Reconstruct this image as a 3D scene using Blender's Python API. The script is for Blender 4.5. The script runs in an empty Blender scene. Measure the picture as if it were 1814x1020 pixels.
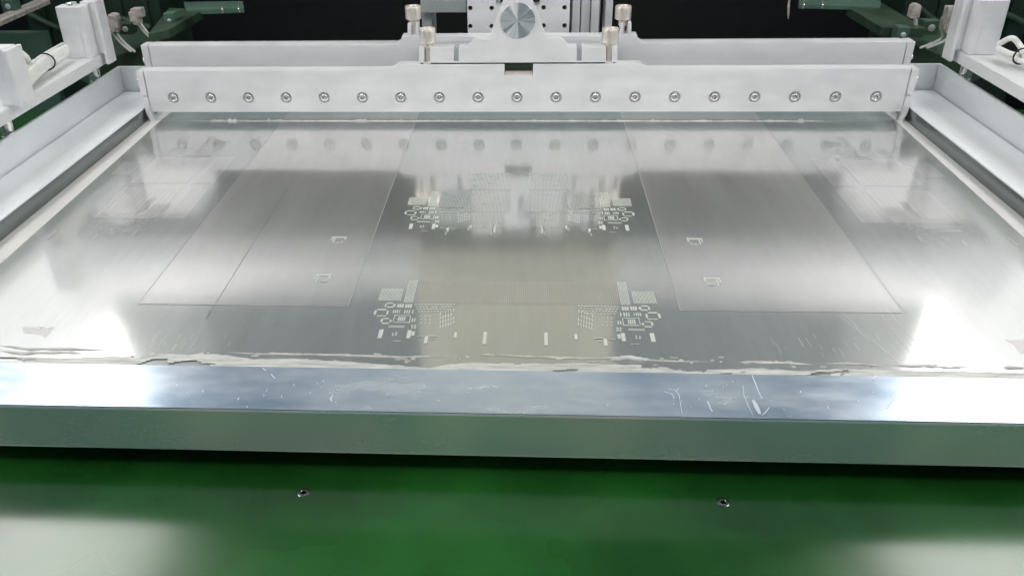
import bpy, bmesh, math, random
from mathutils import Vector, Matrix, noise
random.seed(7)
S = bpy.context.scene
COL = S.collection
# ------------------------------------------------------------------ camera
# measured camera: rows of RC are the world axes seen from the camera, pixel units of a 1814 x 1020 frame
F, CX, CY = 1520.0, 846.95, 510.0
RC = ((0.99848963, -0.01053583, 0.05392074), (0.05221197, 0.487413, -0.87160913), (-0.01709855, 0.87310799, 0.48722693))
CP = Vector((0.00668965, -0.66566387, 0.21799377))
cam_data = bpy.data.cameras.new('camera')
cam = bpy.data.objects.new('camera', cam_data)
COL.objects.link(cam)
m3 = Matrix(RC)
cam.matrix_world = Matrix.Translation(CP) @ m3.to_4x4()
cam_data.sensor_width = 36.0
cam_data.lens = F / 1814 * 36.0
cam_data.shift_x = (907 - CX) / 1814
cam_data.clip_start = 0.01
cam_data.clip_end = 50
S.camera = cam
# ------------------------------------------------------------------ world and exposure
W = bpy.data.worlds.new('World')
S.world = W
W.use_nodes = True
W.node_tree.nodes['Background'].inputs[0].default_value = (0.55, 0.72, 0.8, 1)
W.node_tree.nodes['Background'].inputs[1].default_value = 0.22
S.view_settings.view_transform = 'Standard'
S.view_settings.look = 'None'
S.view_settings.exposure = 0.0
S.view_settings.gamma = 1.0
S.cycles.use_adaptive_sampling = False
S.cycles.denoising_input_passes = 'RGB_ALBEDO'
S.cycles.sample_clamp_indirect = 3.0


def area(name, loc, target, sx, sy, power, col, spread=180):
    l = bpy.data.lights.new(name, 'AREA')
    l.shape = 'RECTANGLE'
    l.size, l.size_y, l.energy, l.color = sx, sy, power, col
    l.spread = math.radians(spread)
    o = bpy.data.objects.new(name, l)
    COL.objects.link(o)
    o.location = loc
    o.rotation_euler = (Vector(target) - Vector(loc)).to_track_quat('-Z', 'Y').to_euler()
    return o


# unseen fill added above the camera, aimed narrowly at the squeegee face
area('added_squeegee_fill', (0, -0.62, 0.62), (0, 0.0, 0.0), 0.75, 0.12, 0.66, (1.0, 0.965, 0.94), 75)
# two corner LED lamps at the sides of the machine
LAMP_E = 4.6


# ------------------------------------------------------------------ geometry from measured pixels
def ray(px, py):
    v = Vector((px - CX, -(py - CY), -F))
    return m3 @ v


def at_z(px, py, z=0.0):
    r = ray(px, py)
    return CP + r * ((z - CP.z) / r.z)


def at_y(px, py, y):
    r = ray(px, py)
    return CP + r * ((y - CP.y) / r.y)


def at_x(px, py, x):
    r = ray(px, py)
    return CP + r * ((x - CP.x) / r.x)


# ------------------------------------------------------------------ materials
def nt(name):
    m = bpy.data.materials.new(name)
    m.use_nodes = True
    t = m.node_tree
    b = t.nodes['Principled BSDF']
    return m, t, b


def N(t, typ, **kw):
    n = t.nodes.new(typ)
    for k, v in kw.items():
        if k in n.inputs:
            n.inputs[k].default_value = v
        else:
            setattr(n, k, v)
    return n


def coords(t, scale=(1, 1, 1)):
    tc = N(t, 'ShaderNodeTexCoord')
    mp = N(t, 'ShaderNodeMapping')
    mp.inputs['Scale'].default_value = scale
    t.links.new(tc.outputs['Object'], mp.inputs[0])
    return mp.outputs[0]


def ramp(t, src, a, b, pa=0.3, pb=0.7):
    r = N(t, 'ShaderNodeValToRGB')
    r.color_ramp.elements[0].position = pa
    r.color_ramp.elements[1].position = pb
    r.color_ramp.elements[0].color = a if len(a) == 4 else (*a, 1)
    r.color_ramp.elements[1].color = b if len(b) == 4 else (*b, 1)
    t.links.new(src, r.inputs[0])
    return r.outputs[0]


def nz(t, vec, scale, detail=4, rough=0.55):
    n = N(t, 'ShaderNodeTexNoise')
    n.inputs['Scale'].default_value = scale
    n.inputs['Detail'].default_value = detail
    n.inputs['Roughness'].default_value = rough
    t.links.new(vec, n.inputs['Vector'])
    return n.outputs['Fac']


def metal(name, col, rough, metallic=0.5, var=0.06, grain=(40, 40, 40), bump=0.0, rvar=0.08, spec=0.5, bdist=0.0003):
    m, t, b = nt(name)
    v = coords(t, grain)
    f = nz(t, v, 1.0, 5)
    lo = tuple(c * (1 - var) for c in col)
    hi = tuple(min(1, c * (1 + var)) for c in col)
    t.links.new(ramp(t, f, lo, hi), b.inputs['Base Color'])
    g = lambda r: (r, r, r)
    t.links.new(ramp(t, f, g(max(0.02, rough - rvar)), g(rough + rvar)), b.inputs['Roughness'])
    b.inputs['Metallic'].default_value = metallic
    b.inputs['Specular IOR Level'].default_value = spec
    if bump:
        bp = N(t, 'ShaderNodeBump')
        bp.inputs['Strength'].default_value = bump
        bp.inputs['Distance'].default_value = bdist
        t.links.new(f, bp.inputs['Height'])
        t.links.new(bp.outputs[0], b.inputs['Normal'])
    return m


M = {}
M['anodised'] = metal('anodised_aluminium', (0.745, 0.745, 0.765), 0.42, 0.35, 0.04, (30, 30, 90))
M['anodised_dark'] = metal('grey_coated_metal', (0.42, 0.45, 0.46), 0.45, 0.3, 0.05)
M['ledge'] = metal('brushed_rail', (0.90, 0.91, 0.95), 0.38, 0.25, 0.04, (60, 6, 60))
M['beam'] = metal('beam_aluminium', (0.72, 0.73, 0.74), 0.4, 0.35, 0.05, (20, 6, 60))
M['lip'] = metal('sheet_metal_lip', (0.70, 0.73, 0.75), 0.42, 0.3, 0.08, (14, 6, 30))
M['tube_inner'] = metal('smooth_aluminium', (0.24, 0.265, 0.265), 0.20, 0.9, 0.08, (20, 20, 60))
M['blade'] = metal('polished_blade', (0.66, 0.70, 0.71), 0.11, 1.0, 0.05, (8, 30, 300), rvar=0.05)
M['nickel'] = metal('nickel_plating', (0.78, 0.72, 0.66), 0.36, 0.75, 0.05, (300, 300, 60))
M['bright_screw'] = metal('zinc_screw', (0.78, 0.78, 0.77), 0.2, 0.95, 0.06, (300, 300, 300))
M['bore'] = metal('machined_bore', (0.74, 0.74, 0.74), 0.36, 0.25, 0.05)
M['black'] = metal('black_coating', (0.006, 0.006, 0.007), 0.6, 0.0, 0.3)
M['shadow_metal'] = metal('dark_gap_metal', (0.06, 0.05, 0.045), 0.4, 0.5, 0.2)
M['white_plastic'] = metal('white_plastic', (0.74, 0.75, 0.72), 0.4, 0.0, 0.05, (90, 90, 90))
M['cream_plastic'] = metal('cream_plastic', (0.36, 0.33, 0.31), 0.5, 0.0, 0.35, (220, 220, 220), bump=0.6, bdist=0.002)
M['green_metal'] = metal('green_painted_metal', (0.034, 0.070, 0.042), 0.5, 0.1, 0.6, (16, 16, 16))
M['deep_green'] = metal('deep_green_metal', (0.010, 0.026, 0.015), 0.5, 0.1, 0.5, (30, 30, 30))
M['teal_metal'] = metal('teal_painted_metal', (0.06, 0.125, 0.09), 0.55, 0.1, 0.3, (12, 12, 12))
M['yellow'] = metal('yellow_sleeve', (0.6, 0.6, 0.12), 0.5, 0.0)
M['wall_paint'] = metal('light_cover_paint', (0.74, 0.75, 0.76), 0.5, 0.0, 0.03, (4, 4, 4))
M['blue_paint'] = metal('blue_grey_cover_paint', (0.20, 0.23, 0.26), 0.5, 0.0, 0.05, (4, 4, 4))
M['beige_paint'] = metal('beige_housing_paint', (0.54, 0.525, 0.44), 0.5, 0.0, 0.05, (8, 8, 8))
M['aperture'] = metal('bright_aperture_edge', (0.58, 0.61, 0.57), 0.5, 0.1, 0.1, (200, 200, 200))
M['faint'] = metal('faint_opening_edge', (0.76, 0.76, 0.75), 0.16, 1.0, 0.05, (200, 200, 200))
M['comb'] = metal('comb_opening_edge', (0.62, 0.66, 0.62), 0.32, 0.75, 0.1, (200, 200, 200))
M['border'] = metal('glue_border', (0.74, 0.725, 0.72), 0.45, 0.2, 0.04, (60, 25, 10))
M['sheet_edge'] = metal('etched_edge', (0.62, 0.63, 0.62), 0.35, 0.5)
M['scratch'] = metal('scratched_bright_metal', (0.74, 0.80, 0.87), 0.4, 0.4)
M['dull_mark'] = metal('dull_bare_mark', (0.46, 0.45, 0.45), 0.3, 0.7)
M['dark_edge'] = metal('etched_dark_line', (0.16, 0.16, 0.16), 0.5, 0.2)


def mat_paste():
    m, t, b = nt('solder_paste_grey')
    v = coords(t, (60, 400, 400))
    f = nz(t, v, 1.0, 6, 0.65)
    t.links.new(ramp(t, f, (0.38, 0.375, 0.36), (0.66, 0.655, 0.635), 0.3, 0.6), b.inputs['Base Color'])
    b.inputs['Roughness'].default_value = 0.45
    b.inputs['Metallic'].default_value = 0.15
    bp = N(t, 'ShaderNodeBump')
    bp.inputs['Strength'].default_value = 0.6
    bp.inputs['Distance'].default_value = 0.0006
    t.links.new(f, bp.inputs['Height'])
    t.links.new(bp.outputs[0], b.inputs['Normal'])
    return m


M['paste'] = mat_paste()


def mat_stencil(name, c1, r1, c2, r2, mixf, diff=0.0):
    """brushed steel: a tight lobe over a broad lobe, faint wipe marks running front to back"""
    m, t, b = nt(name)
    out = t.nodes['Material Output']
    v = coords(t, (900, 14, 1))
    f = nz(t, v, 1.0, 3)
    v2 = coords(t, (7, 5, 1))
    f2 = nz(t, v2, 1.0, 4, 0.6)
    g = lambda x: (x, x, x)
    b.inputs['Metallic'].default_value = 1.0
    t.links.new(ramp(t, f2, g(r1 * 0.8), g(r1 * 1.25)), b.inputs['Roughness'])
    b.inputs['Base Color'].default_value = (*c1, 1)
    p2 = N(t, 'ShaderNodeBsdfPrincipled')
    p2.inputs['Metallic'].default_value = 1.0 - diff
    p2.inputs['Base Color'].default_value = (*c2, 1)
    p2.inputs['Roughness'].default_value = r2
    bp = N(t, 'ShaderNodeBump')
    bp.inputs['Strength'].default_value = 0.25
    bp.inputs['Distance'].default_value = 0.00012
    t.links.new(f, bp.inputs['Height'])
    t.links.new(bp.outputs[0], p2.inputs['Normal'])
    wv = nz(t, coords(t, (9, 6, 1)), 1.0, 1)
    bp0 = N(t, 'ShaderNodeBump')
    bp0.inputs['Strength'].default_value = 1.0
    bp0.inputs['Distance'].default_value = 0.00055
    t.links.new(wv, bp0.inputs['Height'])
    bp1 = N(t, 'ShaderNodeBump')
    bp1.inputs['Strength'].default_value = 0.05
    bp1.inputs['Distance'].default_value = 0.00006
    t.links.new(f, bp1.inputs['Height'])
    t.links.new(bp0.outputs[0], bp1.inputs['Normal'])
    t.links.new(bp1.outputs[0], b.inputs['Normal'])
    mx = N(t, 'ShaderNodeMixShader')
    sm = nz(t, coords(t, (34, 5, 1)), 1.0, 5, 0.62)
    t.links.new(ramp(t, sm, g(max(0, mixf - 0.05)), g(mixf + 0.07)), mx.inputs[0])
    t.links.new(b.outputs[0], mx.inputs[1])
    t.links.new(p2.outputs[0], mx.inputs[2])
    t.links.new(mx.outputs[0], out.inputs[0])
    return m


M['stencil'] = mat_stencil('stencil_steel', (0.84, 0.82, 0.81), 0.10, (0.60, 0.63, 0.62), 0.44, 0.42, 0.12)
M['sheet'] = mat_stencil('etched_steel', (0.85, 0.825, 0.82), 0.105, (0.70, 0.70, 0.695), 0.44, 0.48, 0.17)


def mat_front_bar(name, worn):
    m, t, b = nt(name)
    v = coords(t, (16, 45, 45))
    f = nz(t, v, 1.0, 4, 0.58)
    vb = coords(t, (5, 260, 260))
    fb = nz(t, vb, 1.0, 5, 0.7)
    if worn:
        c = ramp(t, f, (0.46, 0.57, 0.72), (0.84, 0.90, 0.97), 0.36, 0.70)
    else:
        c = ramp(t, nz(t, coords(t, (11, 9, 9)), 1.0, 2), (0.66, 0.80, 0.78), (1.0, 0.98, 0.94), 0.42, 0.62)  # green to warm-grey patches painted for uneven reflections on the face
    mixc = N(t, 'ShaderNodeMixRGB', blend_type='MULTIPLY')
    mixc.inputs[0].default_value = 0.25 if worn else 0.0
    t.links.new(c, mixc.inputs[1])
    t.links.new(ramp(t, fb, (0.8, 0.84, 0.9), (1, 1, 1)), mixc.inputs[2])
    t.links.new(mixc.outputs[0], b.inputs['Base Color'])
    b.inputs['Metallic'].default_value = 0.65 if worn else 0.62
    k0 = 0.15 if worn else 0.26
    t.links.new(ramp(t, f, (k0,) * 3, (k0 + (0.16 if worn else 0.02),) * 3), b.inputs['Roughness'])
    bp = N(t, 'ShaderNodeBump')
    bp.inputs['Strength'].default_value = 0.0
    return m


M['bar_top'] = mat_front_bar('worn_blue_grey_aluminium', True)
M['bar_face'] = mat_front_bar('reflection_tinted_face', False)


def mat_green():
    m, t, b = nt('green_enamel')
    v = coords(t, (1, 1, 1))
    f = nz(t, v, 15, 3, 0.5)
    c = ramp(t, f, (0.005, 0.040, 0.005), (0.020, 0.150, 0.022), 0.25, 0.80)
    t.links.new(c, b.inputs['Base Color'])
    t.links.new(ramp(t, f, (0.17, 0.17, 0.17), (0.27, 0.27, 0.27)), b.inputs['Roughness'])
    b.inputs['Specular IOR Level'].default_value = 0.9
    b.inputs['Coat Weight'].default_value = 0.6
    b.inputs['Coat Roughness'].default_value = 0.15
    return m


M['green'] = mat_green()


def mat_disc():
    """turned aluminium disc: anisotropic grooves, with bright sectors also painted into the colour"""
    m, t, b = nt('turned_aluminium')
    b.inputs['Metallic'].default_value = 1.0
    b.inputs['Base Color'].default_value = (0.72, 0.75, 0.80, 1)
    b.inputs['Roughness'].default_value = 0.32
    b.inputs['Anisotropic'].default_value = 0.85
    b.inputs['Anisotropic Rotation'].default_value = 0.25
    tc = N(t, 'ShaderNodeTexCoord')
    gr = N(t, 'ShaderNodeTexGradient', gradient_type='RADIAL')
    mp = N(t, 'ShaderNodeMapping')
    mp.inputs['Rotation'].default_value = (math.radians(90), 0, 0)
    t.links.new(tc.outputs['Object'], mp.inputs[0])
    t.links.new(mp.outputs[0], gr.inputs[0])
    nn = N(t, 'ShaderNodeTexNoise', noise_dimensions='1D')
    nn.inputs['Scale'].default_value = 8
    nn.inputs['Detail'].default_value = 2
    t.links.new(gr.outputs['Fac'], nn.inputs['W'])
    t.links.new(ramp(t, nn.outputs['Fac'], (0.12,) * 3, (0.5,) * 3, 0.35, 0.65), b.inputs['Roughness'])
    t.links.new(ramp(t, nn.outputs['Fac'], (0.55, 0.58, 0.63), (0.86, 0.88, 0.90), 0.35, 0.65), b.inputs['Base Color'])  # groove highlights painted by angle into the colour
    tg = N(t, 'ShaderNodeTangent', direction_type='RADIAL', axis='Y')
    t.links.new(tg.outputs[0], b.inputs['Tangent'])
    return m


M['disc'] = mat_disc()


def emis(name, col, s):
    m, t, b = nt(name)
    b.inputs['Base Color'].default_value = (0.8, 0.8, 0.8, 1)
    b.inputs['Emission Color'].default_value = (*col, 1)
    b.inputs['Emission Strength'].default_value = s
    return m


M['added_glow'] = emis('added_glow_pane', (0.98, 0.985, 1.0), 0.66)  # emission added to brighten the side cover as mirrored in the steel
M['led'] = emis('led_diffuser', (1.0, 0.985, 0.96), LAMP_E)


# ------------------------------------------------------------------ mesh helpers
def bx(bm, x0, x1, y0, y1, z0, z1):
    vs = [bm.verts.new(p) for p in ((x0, y0, z0), (x1, y0, z0), (x1, y1, z0), (x0, y1, z0), (x0, y0, z1), (x1, y0, z1), (x1, y1, z1), (x0, y1, z1))]
    for f in ((0, 3, 2, 1), (4, 5, 6, 7), (0, 1, 5, 4), (1, 2, 6, 5), (2, 3, 7, 6), (3, 0, 4, 7)):
        bm.faces.new([vs[i] for i in f])


def prism_xz(bm, pts, y0, y1):
    a = [bm.verts.new((p[0], y0, p[1])) for p in pts]
    b = [bm.verts.new((p[0], y1, p[1])) for p in pts]
    bm.faces.new(a)
    bm.faces.new(b[::-1])
    n = len(pts)
    for i in range(n):
        bm.faces.new((a[i], b[i], b[(i + 1) % n], a[(i + 1) % n]))


def frame_axes(d):
    d = d.normalized()
    u = d.cross(Vector((0, 0, 1)))
    if u.length < 1e-3:
        u = Vector((1, 0, 0))
    u.normalize()
    return u, d.cross(u).normalized()


def lathe(bm, prof, org, axis, seg=32, cap0=True, cap1=True):
    """prof = [(radius, distance along axis)]"""
    org = Vector(org)
    d = Vector(axis).normalized()
    u, v = frame_axes(d)
    rings = []
    for r, h in prof:
        c = org + d * h
        rings.append([bm.verts.new(c + (u * math.cos(2 * math.pi * k / seg) + v * math.sin(2 * math.pi * k / seg)) * r) for k in range(seg)])
    for a, b in zip(rings, rings[1:]):
        for k in range(seg):
            bm.faces.new((a[k], a[(k + 1) % seg], b[(k + 1) % seg], b[k]))
    if cap0:
        bm.faces.new(rings[0][::-1])
    if cap1:
        bm.faces.new(rings[-1])


def tube(bm, pts, r, seg=10):
    pts = [Vector(p) for p in pts]
    rings = []
    for i, p in enumerate(pts):
        d = pts[min(i + 1, len(pts) - 1)] - pts[max(i - 1, 0)]
        u, v = frame_axes(d)
        rr = r[i] if isinstance(r, (list, tuple)) else r
        rings.append([bm.verts.new(p + (u * math.cos(2 * math.pi * k / seg) + v * math.sin(2 * math.pi * k / seg)) * rr) for k in range(seg)])
    for a, b in zip(rings, rings[1:]):
        for k in range(seg):
            bm.faces.new((a[k], a[(k + 1) % seg], b[(k + 1) % seg], b[k]))
    bm.faces.new(rings[0][::-1])
    bm.faces.new(rings[-1])


def smooth_path(ctrl, n=8):
    c = [Vector(p) for p in ctrl]
    out = []
    for i in range(len(c) - 1):
        p0, p1, p2, p3 = c[max(i - 1, 0)], c[i], c[i + 1], c[min(i + 2, len(c) - 1)]
        for k in range(n):
            s = k / n
            out.append(0.5 * ((2 * p1) + (p2 - p0) * s + (2 * p0 - 5 * p1 + 4 * p2 - p3) * s * s + (3 * p1 - p0 - 3 * p2 + p3) * s ** 3))
    out.append(c[-1])
    return out


def obj(name, bm, m, parent=None, bevel=0.0, smooth=False, org=None):
    bmesh.ops.recalc_face_normals(bm, faces=bm.faces)
    if bevel:
        es = [e for e in bm.edges if len(e.link_faces) == 2 and e.calc_face_angle(0) > 0.5]
        bmesh.ops.bevel(bm, geom=es, offset=bevel, segments=2, affect='EDGES', clamp_overlap=True, profile=0.6)
    me = bpy.data.meshes.new(name)
    if org is not None:
        bmesh.ops.translate(bm, verts=bm.verts, vec=-Vector(org))
    bm.to_mesh(me)
    bm.free()
    me.materials.append(M[m])
    if smooth:
        for p in me.polygons:
            p.use_smooth = True
        try:
            me.set_sharp_from_angle(angle=math.radians(38))
        except Exception:
            pass
    o = bpy.data.objects.new(name, me)
    COL.objects.link(o)
    if parent is not None:
        o.parent = parent
        if org is not None:
            o.location = Vector(org) - parent_origin(parent)
        else:
            o.location = -parent_origin(parent)
    elif org is not None:
        o.location = org
    return o


def parent_origin(p):
    v = Vector(p.location)
    while p.parent is not None:
        p = p.parent
        v += Vector(p.location)
    return v


def thing(name, label, cat, loc=(0, 0, 0), group=None):
    o = bpy.data.objects.new(name, None)
    o.empty_display_size = 0.02
    COL.objects.link(o)
    o.location = loc
    o['label'] = label
    o['category'] = cat
    if group:
        o['group'] = group
    return o


def tag(o, label, cat, group=None):
    o['label'] = label
    o['category'] = cat
    if group:
        o['group'] = group
    return o


def structure(name, bm, m, bevel=0.0):
    o = obj(name, bm, m, None, bevel)
    o['kind'] = 'structure'
    return o


def B():
    return bmesh.new()


def cut(o, cutters):
    """subtract the joined cutter mesh for good (exact boolean, applied)"""
    me = bpy.data.meshes.new('tmp')
    bmesh.ops.recalc_face_normals(cutters, faces=cutters.faces)
    cutters.to_mesh(me)
    cutters.free()
    c = bpy.data.objects.new('tmp', me)
    COL.objects.link(c)
    c.location = parent_origin(o) * 0
    c.matrix_world = Matrix.Identity(4)
    md = o.modifiers.new('b', 'BOOLEAN')
    md.operation = 'DIFFERENCE'
    md.solver = 'EXACT'
    md.object = c
    bpy.context.view_layer.update()
    dg = bpy.context.evaluated_depsgraph_get()
    new = bpy.data.meshes.new_from_object(o.evaluated_get(dg))
    o.modifiers.clear()
    o.data = new
    bpy.data.objects.remove(c)


# ================================================================== the setting
b = B(); bx(b, -1.2, 1.2, 0.10, 0.9, -0.25, -0.24)
structure('machine_floor', b, 'black')
b = B(); bx(b, -1.2, 1.2, 0.9, 0.92, -0.25, 0.62)
structure('rear_wall', b, 'black')
b = B(); bx(b, -1.2, 1.2, 0.72, 0.74, 0.452, 0.95)
structure('upper_rear_wall', b, 'blue_paint')
b = B(); bx(b, -1.2, 1.2, -0.9, 0.72, 0.95, 0.96)
structure('ceiling', b, 'teal_metal')

# side covers of the print chamber, with lamp panels and an added glowing strip (seen in the steel)
for s, nm, side in ((-1, 'wall_left', 'left'), (1, 'wall_right', 'right')):
    yend = 0.375 if s < 0 else 0.435
    b = B()
    x0, x1 = sorted((s * 0.600, s * 0.612))
    bx(b, x0, x1, -0.75, 0.88, 0.17, 0.949)
    structure(nm, b, 'wall_paint')
    t = thing('led_lamp', 'white LED lamp panel on the %s side cover, mirrored in the steel' % side, 'lamp', (s * 0.598, -0.07, 0.40), 'LED lamps on the side covers')
    b = B()
    x0, x1 = sorted((s * 0.5985, s * 0.588))
    bx(b, x0, x1, -0.62, yend + 0.006, 0.412, 0.800)
    obj('lamp_housing', b, 'anodised', t)
    b = B()
    x0, x1 = sorted((s * 0.5865, s * 0.5875))
    bx(b, x0, x1, -0.612, yend, 0.420, 0.792)
    obj('diffuser', b, 'led', t)
    t = thing('added_glow_strip', 'added pale glowing strip low on the %s side cover, mirrored in the steel' % side, 'emitter', (s * 0.598, 0.1, 0.18), 'added glowing strips on the side covers')
    b = B()
    x0, x1 = sorted((s * 0.5985, s * 0.592))
    bx(b, x0, x1, -0.62, 0.86, 0.19, 0.411)
    obj('glow_pane', b, 'added_glow', t)

# cross beam of the gantry, over the rear of the chamber
t = thing('gantry_beam', 'light grey cross beam of the gantry, mirrored as a pale band in the steel', 'beam', (0, 0.25, 0.23))
b = B(); bx(b, -0.585, 0.585, 0.25, 0.34, 0.225, 0.320)
obj('beam_body', b, 'anodised', t, 0.030)
b = B(); bx(b, -0.585, 0.585, 0.2475, 0.249, 0.262, 0.272)
obj('guide_strip', b, 'ledge', t)
t = thing('head_column', 'beige housing of the print head column, mirrored in the middle of the steel', 'housing', (0, 0.15, 0.19))
b = B(); bx(b, -0.116, 0.112, 0.15, 0.235, 0.188, 0.44)
obj('housing_shell', b, 'beige_paint', t, 0.038)

# ------------------------------------------------------------------ green base plate
t = thing('green_base_plate', 'dark green glossy plate in front of and below the silver frame', 'plate', (0, -0.5, -0.02))
b = B(); bx(b, -0.7, 0.7, -0.80, 0.09, -0.026, -0.020)
base = obj('plate_sheet', b, 'green', t)
cb = B()
holes = [at_z(538, 872, -0.02), at_z(1281, 889, -0.02)]
for h in holes:
    lathe(cb, [(0.0011, -0.004), (0.0011, 0.001)], h, (0, 0, 1), 24)
cut(base, cb)
for h in holes:
    b = B()
    pr = [(0.0011, -0.0035), (0.0011, 0.0001), (0.0013, 0.0003), (0.0021, 0.0003), (0.0025, 0.0001), (0.0026, 0.00005)]
    lathe(b, pr, h, (0, 0, 1), 32, False, False)
    ring = obj('washer', b, 'tube_inner', t, smooth=True)

# ================================================================== stencil frame
FX = 0.303      # inner side of the side tubes
fr = thing('stencil_frame', 'silver stencil frame with its steel sheet, in front of the long squeegee', 'frame', (0, -0.17, 0))
# front tube, plain box with a small step along its upper front edge
b = B()
bx(b, -0.345, 0.345, -0.3970, -0.367, -0.0099, 0.0111)
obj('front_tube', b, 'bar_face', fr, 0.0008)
b = B(); bx(b, -0.345, 0.345, -0.3967, -0.3672, 0.0112, 0.0116)
obj('front_tube_top', b, 'bar_top', fr, 0.0001)
for s in (-1, 1):
    b = B()
    x0, x1 = sorted((s * FX, s * 0.3385))
    bx(b, x0, x1, -0.3665, 0.043, -0.0099, 0.0110)
    o = obj('side_tube', b, 'ledge', fr, 0.0006)
    b = B()
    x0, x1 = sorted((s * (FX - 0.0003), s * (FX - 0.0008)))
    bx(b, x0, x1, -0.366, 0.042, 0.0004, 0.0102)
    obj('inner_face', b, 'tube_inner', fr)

# steel sheet
b = B(); bx(b, -0.3025, 0.3025, -0.3665, 0.042, -0.0006, 0.0)
st = obj('steel_sheet', b, 'stencil', fr)
# glued border, left and right
for s in (-1, 1):
    b = B()
    z0, z1 = 0.00005, 0.0004
    xi0, xi1 = (0.2845, 0.2925) if s < 0 else (0.2865, 0.2955)
    pts = [(s * xi0, -0.366), (s * 0.3018, -0.366), (s * 0.3018, 0.04), (s * xi1, 0.04)]
    lo = [b.verts.new((x, y, z0)) for x, y in pts]
    hi = [b.verts.new((x, y, z1)) for x, y in pts]
    b.faces.new(hi)
    for i in range(4):
        b.faces.new((lo[i], lo[(i + 1) % 4], hi[(i + 1) % 4], hi[i]))
    obj('glued_border', b, 'border', fr)

# half-etched paler areas, each a sheet with its edge line
for s in (-1, 1):
    xa, xb = (-0.1905, -0.0820) if s < 0 else (0.0838, 0.1915)
    b = B(); bx(b, xa, xb, -0.2962, -0.003, 0.00004, 0.00012)
    o = obj('etched_area', b, 'sheet', st)
    b = B()
    w = 0.00013
    inner, outer = (xb, xa) if s < 0 else (xa, xb)
    bx(b, inner - w, inner + w, -0.2962, -0.003, 0.00013, 0.00020)
    bx(b, xa, xb, -0.2962 - w, -0.2962 + w, 0.00013, 0.00022)
    obj('etched_edge', b, 'sheet_edge', st)
    b = B()
    bx(b, outer - w * 0.8, outer + w * 0.8, -0.2955, -0.02, 0.00013, 0.00019)
    if s < 0:
        p0, p1 = at_z(510, 333), at_z(365, 565)
        tube(b, [(p0.x, p0.y, 0.00013), (p1.x, p1.y, 0.00013)], 0.00016, 5)
    obj('etched_line', b, 'dark_edge', st)

# ------------------------------------------------------------------ apertures
RX = []          # rectangles (x0, x1, y0, y1) in metres, of the near left pattern


def prect(x0, y0, x1, y1):
    """rectangle given in measured pixels of a 3.36x detail of the near left pattern"""
    k = 540 / 1814
    X = lambda u: 640 + u * k
    Y = lambda u: 480 + u * k
    a = at_z((X(x0) + X(x0)) / 2, Y((y0 + y1) / 2))
    c = at_z(X(x1), Y((y0 + y1) / 2))
    lo = at_z(X((x0 + x1) / 2), Y(y1))
    hi = at_z(X((x0 + x1) / 2), Y(y0))
    return (a.x, c.x, lo.y, hi.y)


def comb(x0, y0, x1, y1, n, duty=0.5):
    r = prect(x0, y0, x1, y1)
    p = (r[1] - r[0]) / n
    return [(r[0] + p * i, r[0] + p * (i + duty), r[2], r[3]) for i in range(n)]


near = []
small_comb = comb(112, 108, 246, 178, 17, 0.5)
side_comb = comb(270, 55, 326, 190, 8, 0.5)
near += small_comb + side_comb
for q in [(140, 196, 150, 216), (152, 190, 190, 197), (152, 214, 192, 221), (190, 198, 204, 214),
          (215, 198, 226, 220), (229, 198, 238, 220), (241, 198, 252, 220), (262, 200, 273, 222), (276, 200, 287, 222), (290, 200, 301, 222),
          (96, 228, 150, 236), (76, 236, 90, 262), (150, 238, 162, 262), (92, 266, 150, 272),
          (188, 234, 196, 252), (200, 234, 208, 252), (212, 234, 219, 252), (226, 234, 231, 252), (255, 234, 262, 256), (268, 234, 276, 256), (282, 234, 290, 256), (303, 234, 310, 256),
          (196, 264, 290, 268), (192, 268, 197, 306), (288, 268, 293, 306), (196, 306, 290, 311),
          (218, 273, 227, 300), (230, 273, 239, 300), (242, 273, 251, 300), (254, 273, 262, 300),
          (116, 286, 128, 306), (130, 282, 166, 288), (168, 292, 181, 306), (122, 310, 164, 317),
          (300, 284, 308, 304), (314, 284, 322, 304), (298, 322, 308, 331), (314, 322, 326, 331), (298, 334, 308, 344), (314, 334, 326, 344),
          (102, 350, 128, 402), (272, 354, 296, 402), (300, 362, 318, 388),
          (183, 370, 192, 377), (204, 366, 214, 374), (183, 379, 192, 387), (202, 378, 212, 386), (190, 417, 238, 420)]:
    near.append(prect(*q))
for i in range(16):
    near.append(prect(163 + i * 6, 326, 166.5 + i * 6, 339))
for j in range(4):                     # dashed L-shaped rows of pads round the big package
    for i in range(13 - j):
        if random.random() < 0.93:
            near.append(prect(318 + i * 19 + j * 6, 199 + j * 14, 331 + i * 19 + j * 6, 203.5 + j * 14))
for i in range(6):
    for j in range(4):
        if random.random() < 0.9:
            near.append(prect(468 + i * 16, 248 + j * 25 - i * 5, 472.5 + i * 16, 266 + j * 25 - i * 5))
for i in range(3):
    for j in range(3):
        near.append(prect(352 + i * 26, 268 + j * 20, 359 + i * 26, 273 + j * 20))
for q in [(376, 390, 396, 432), (552, 366, 568, 400), (724, 364, 746, 438), (400, 386, 456, 390), (410, 404, 440, 407), (330, 390, 370, 393)]:
    near.append(prect(*q))
mid_x = (at_z(914, 560)).x
big = []
r0 = prect(330, 60, 360, 188)
xw = r0[0]
while xw < mid_x - 0.0004:
    big.append((xw, xw + 0.00036, r0[2], r0[3]))
    xw += 0.00095


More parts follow.
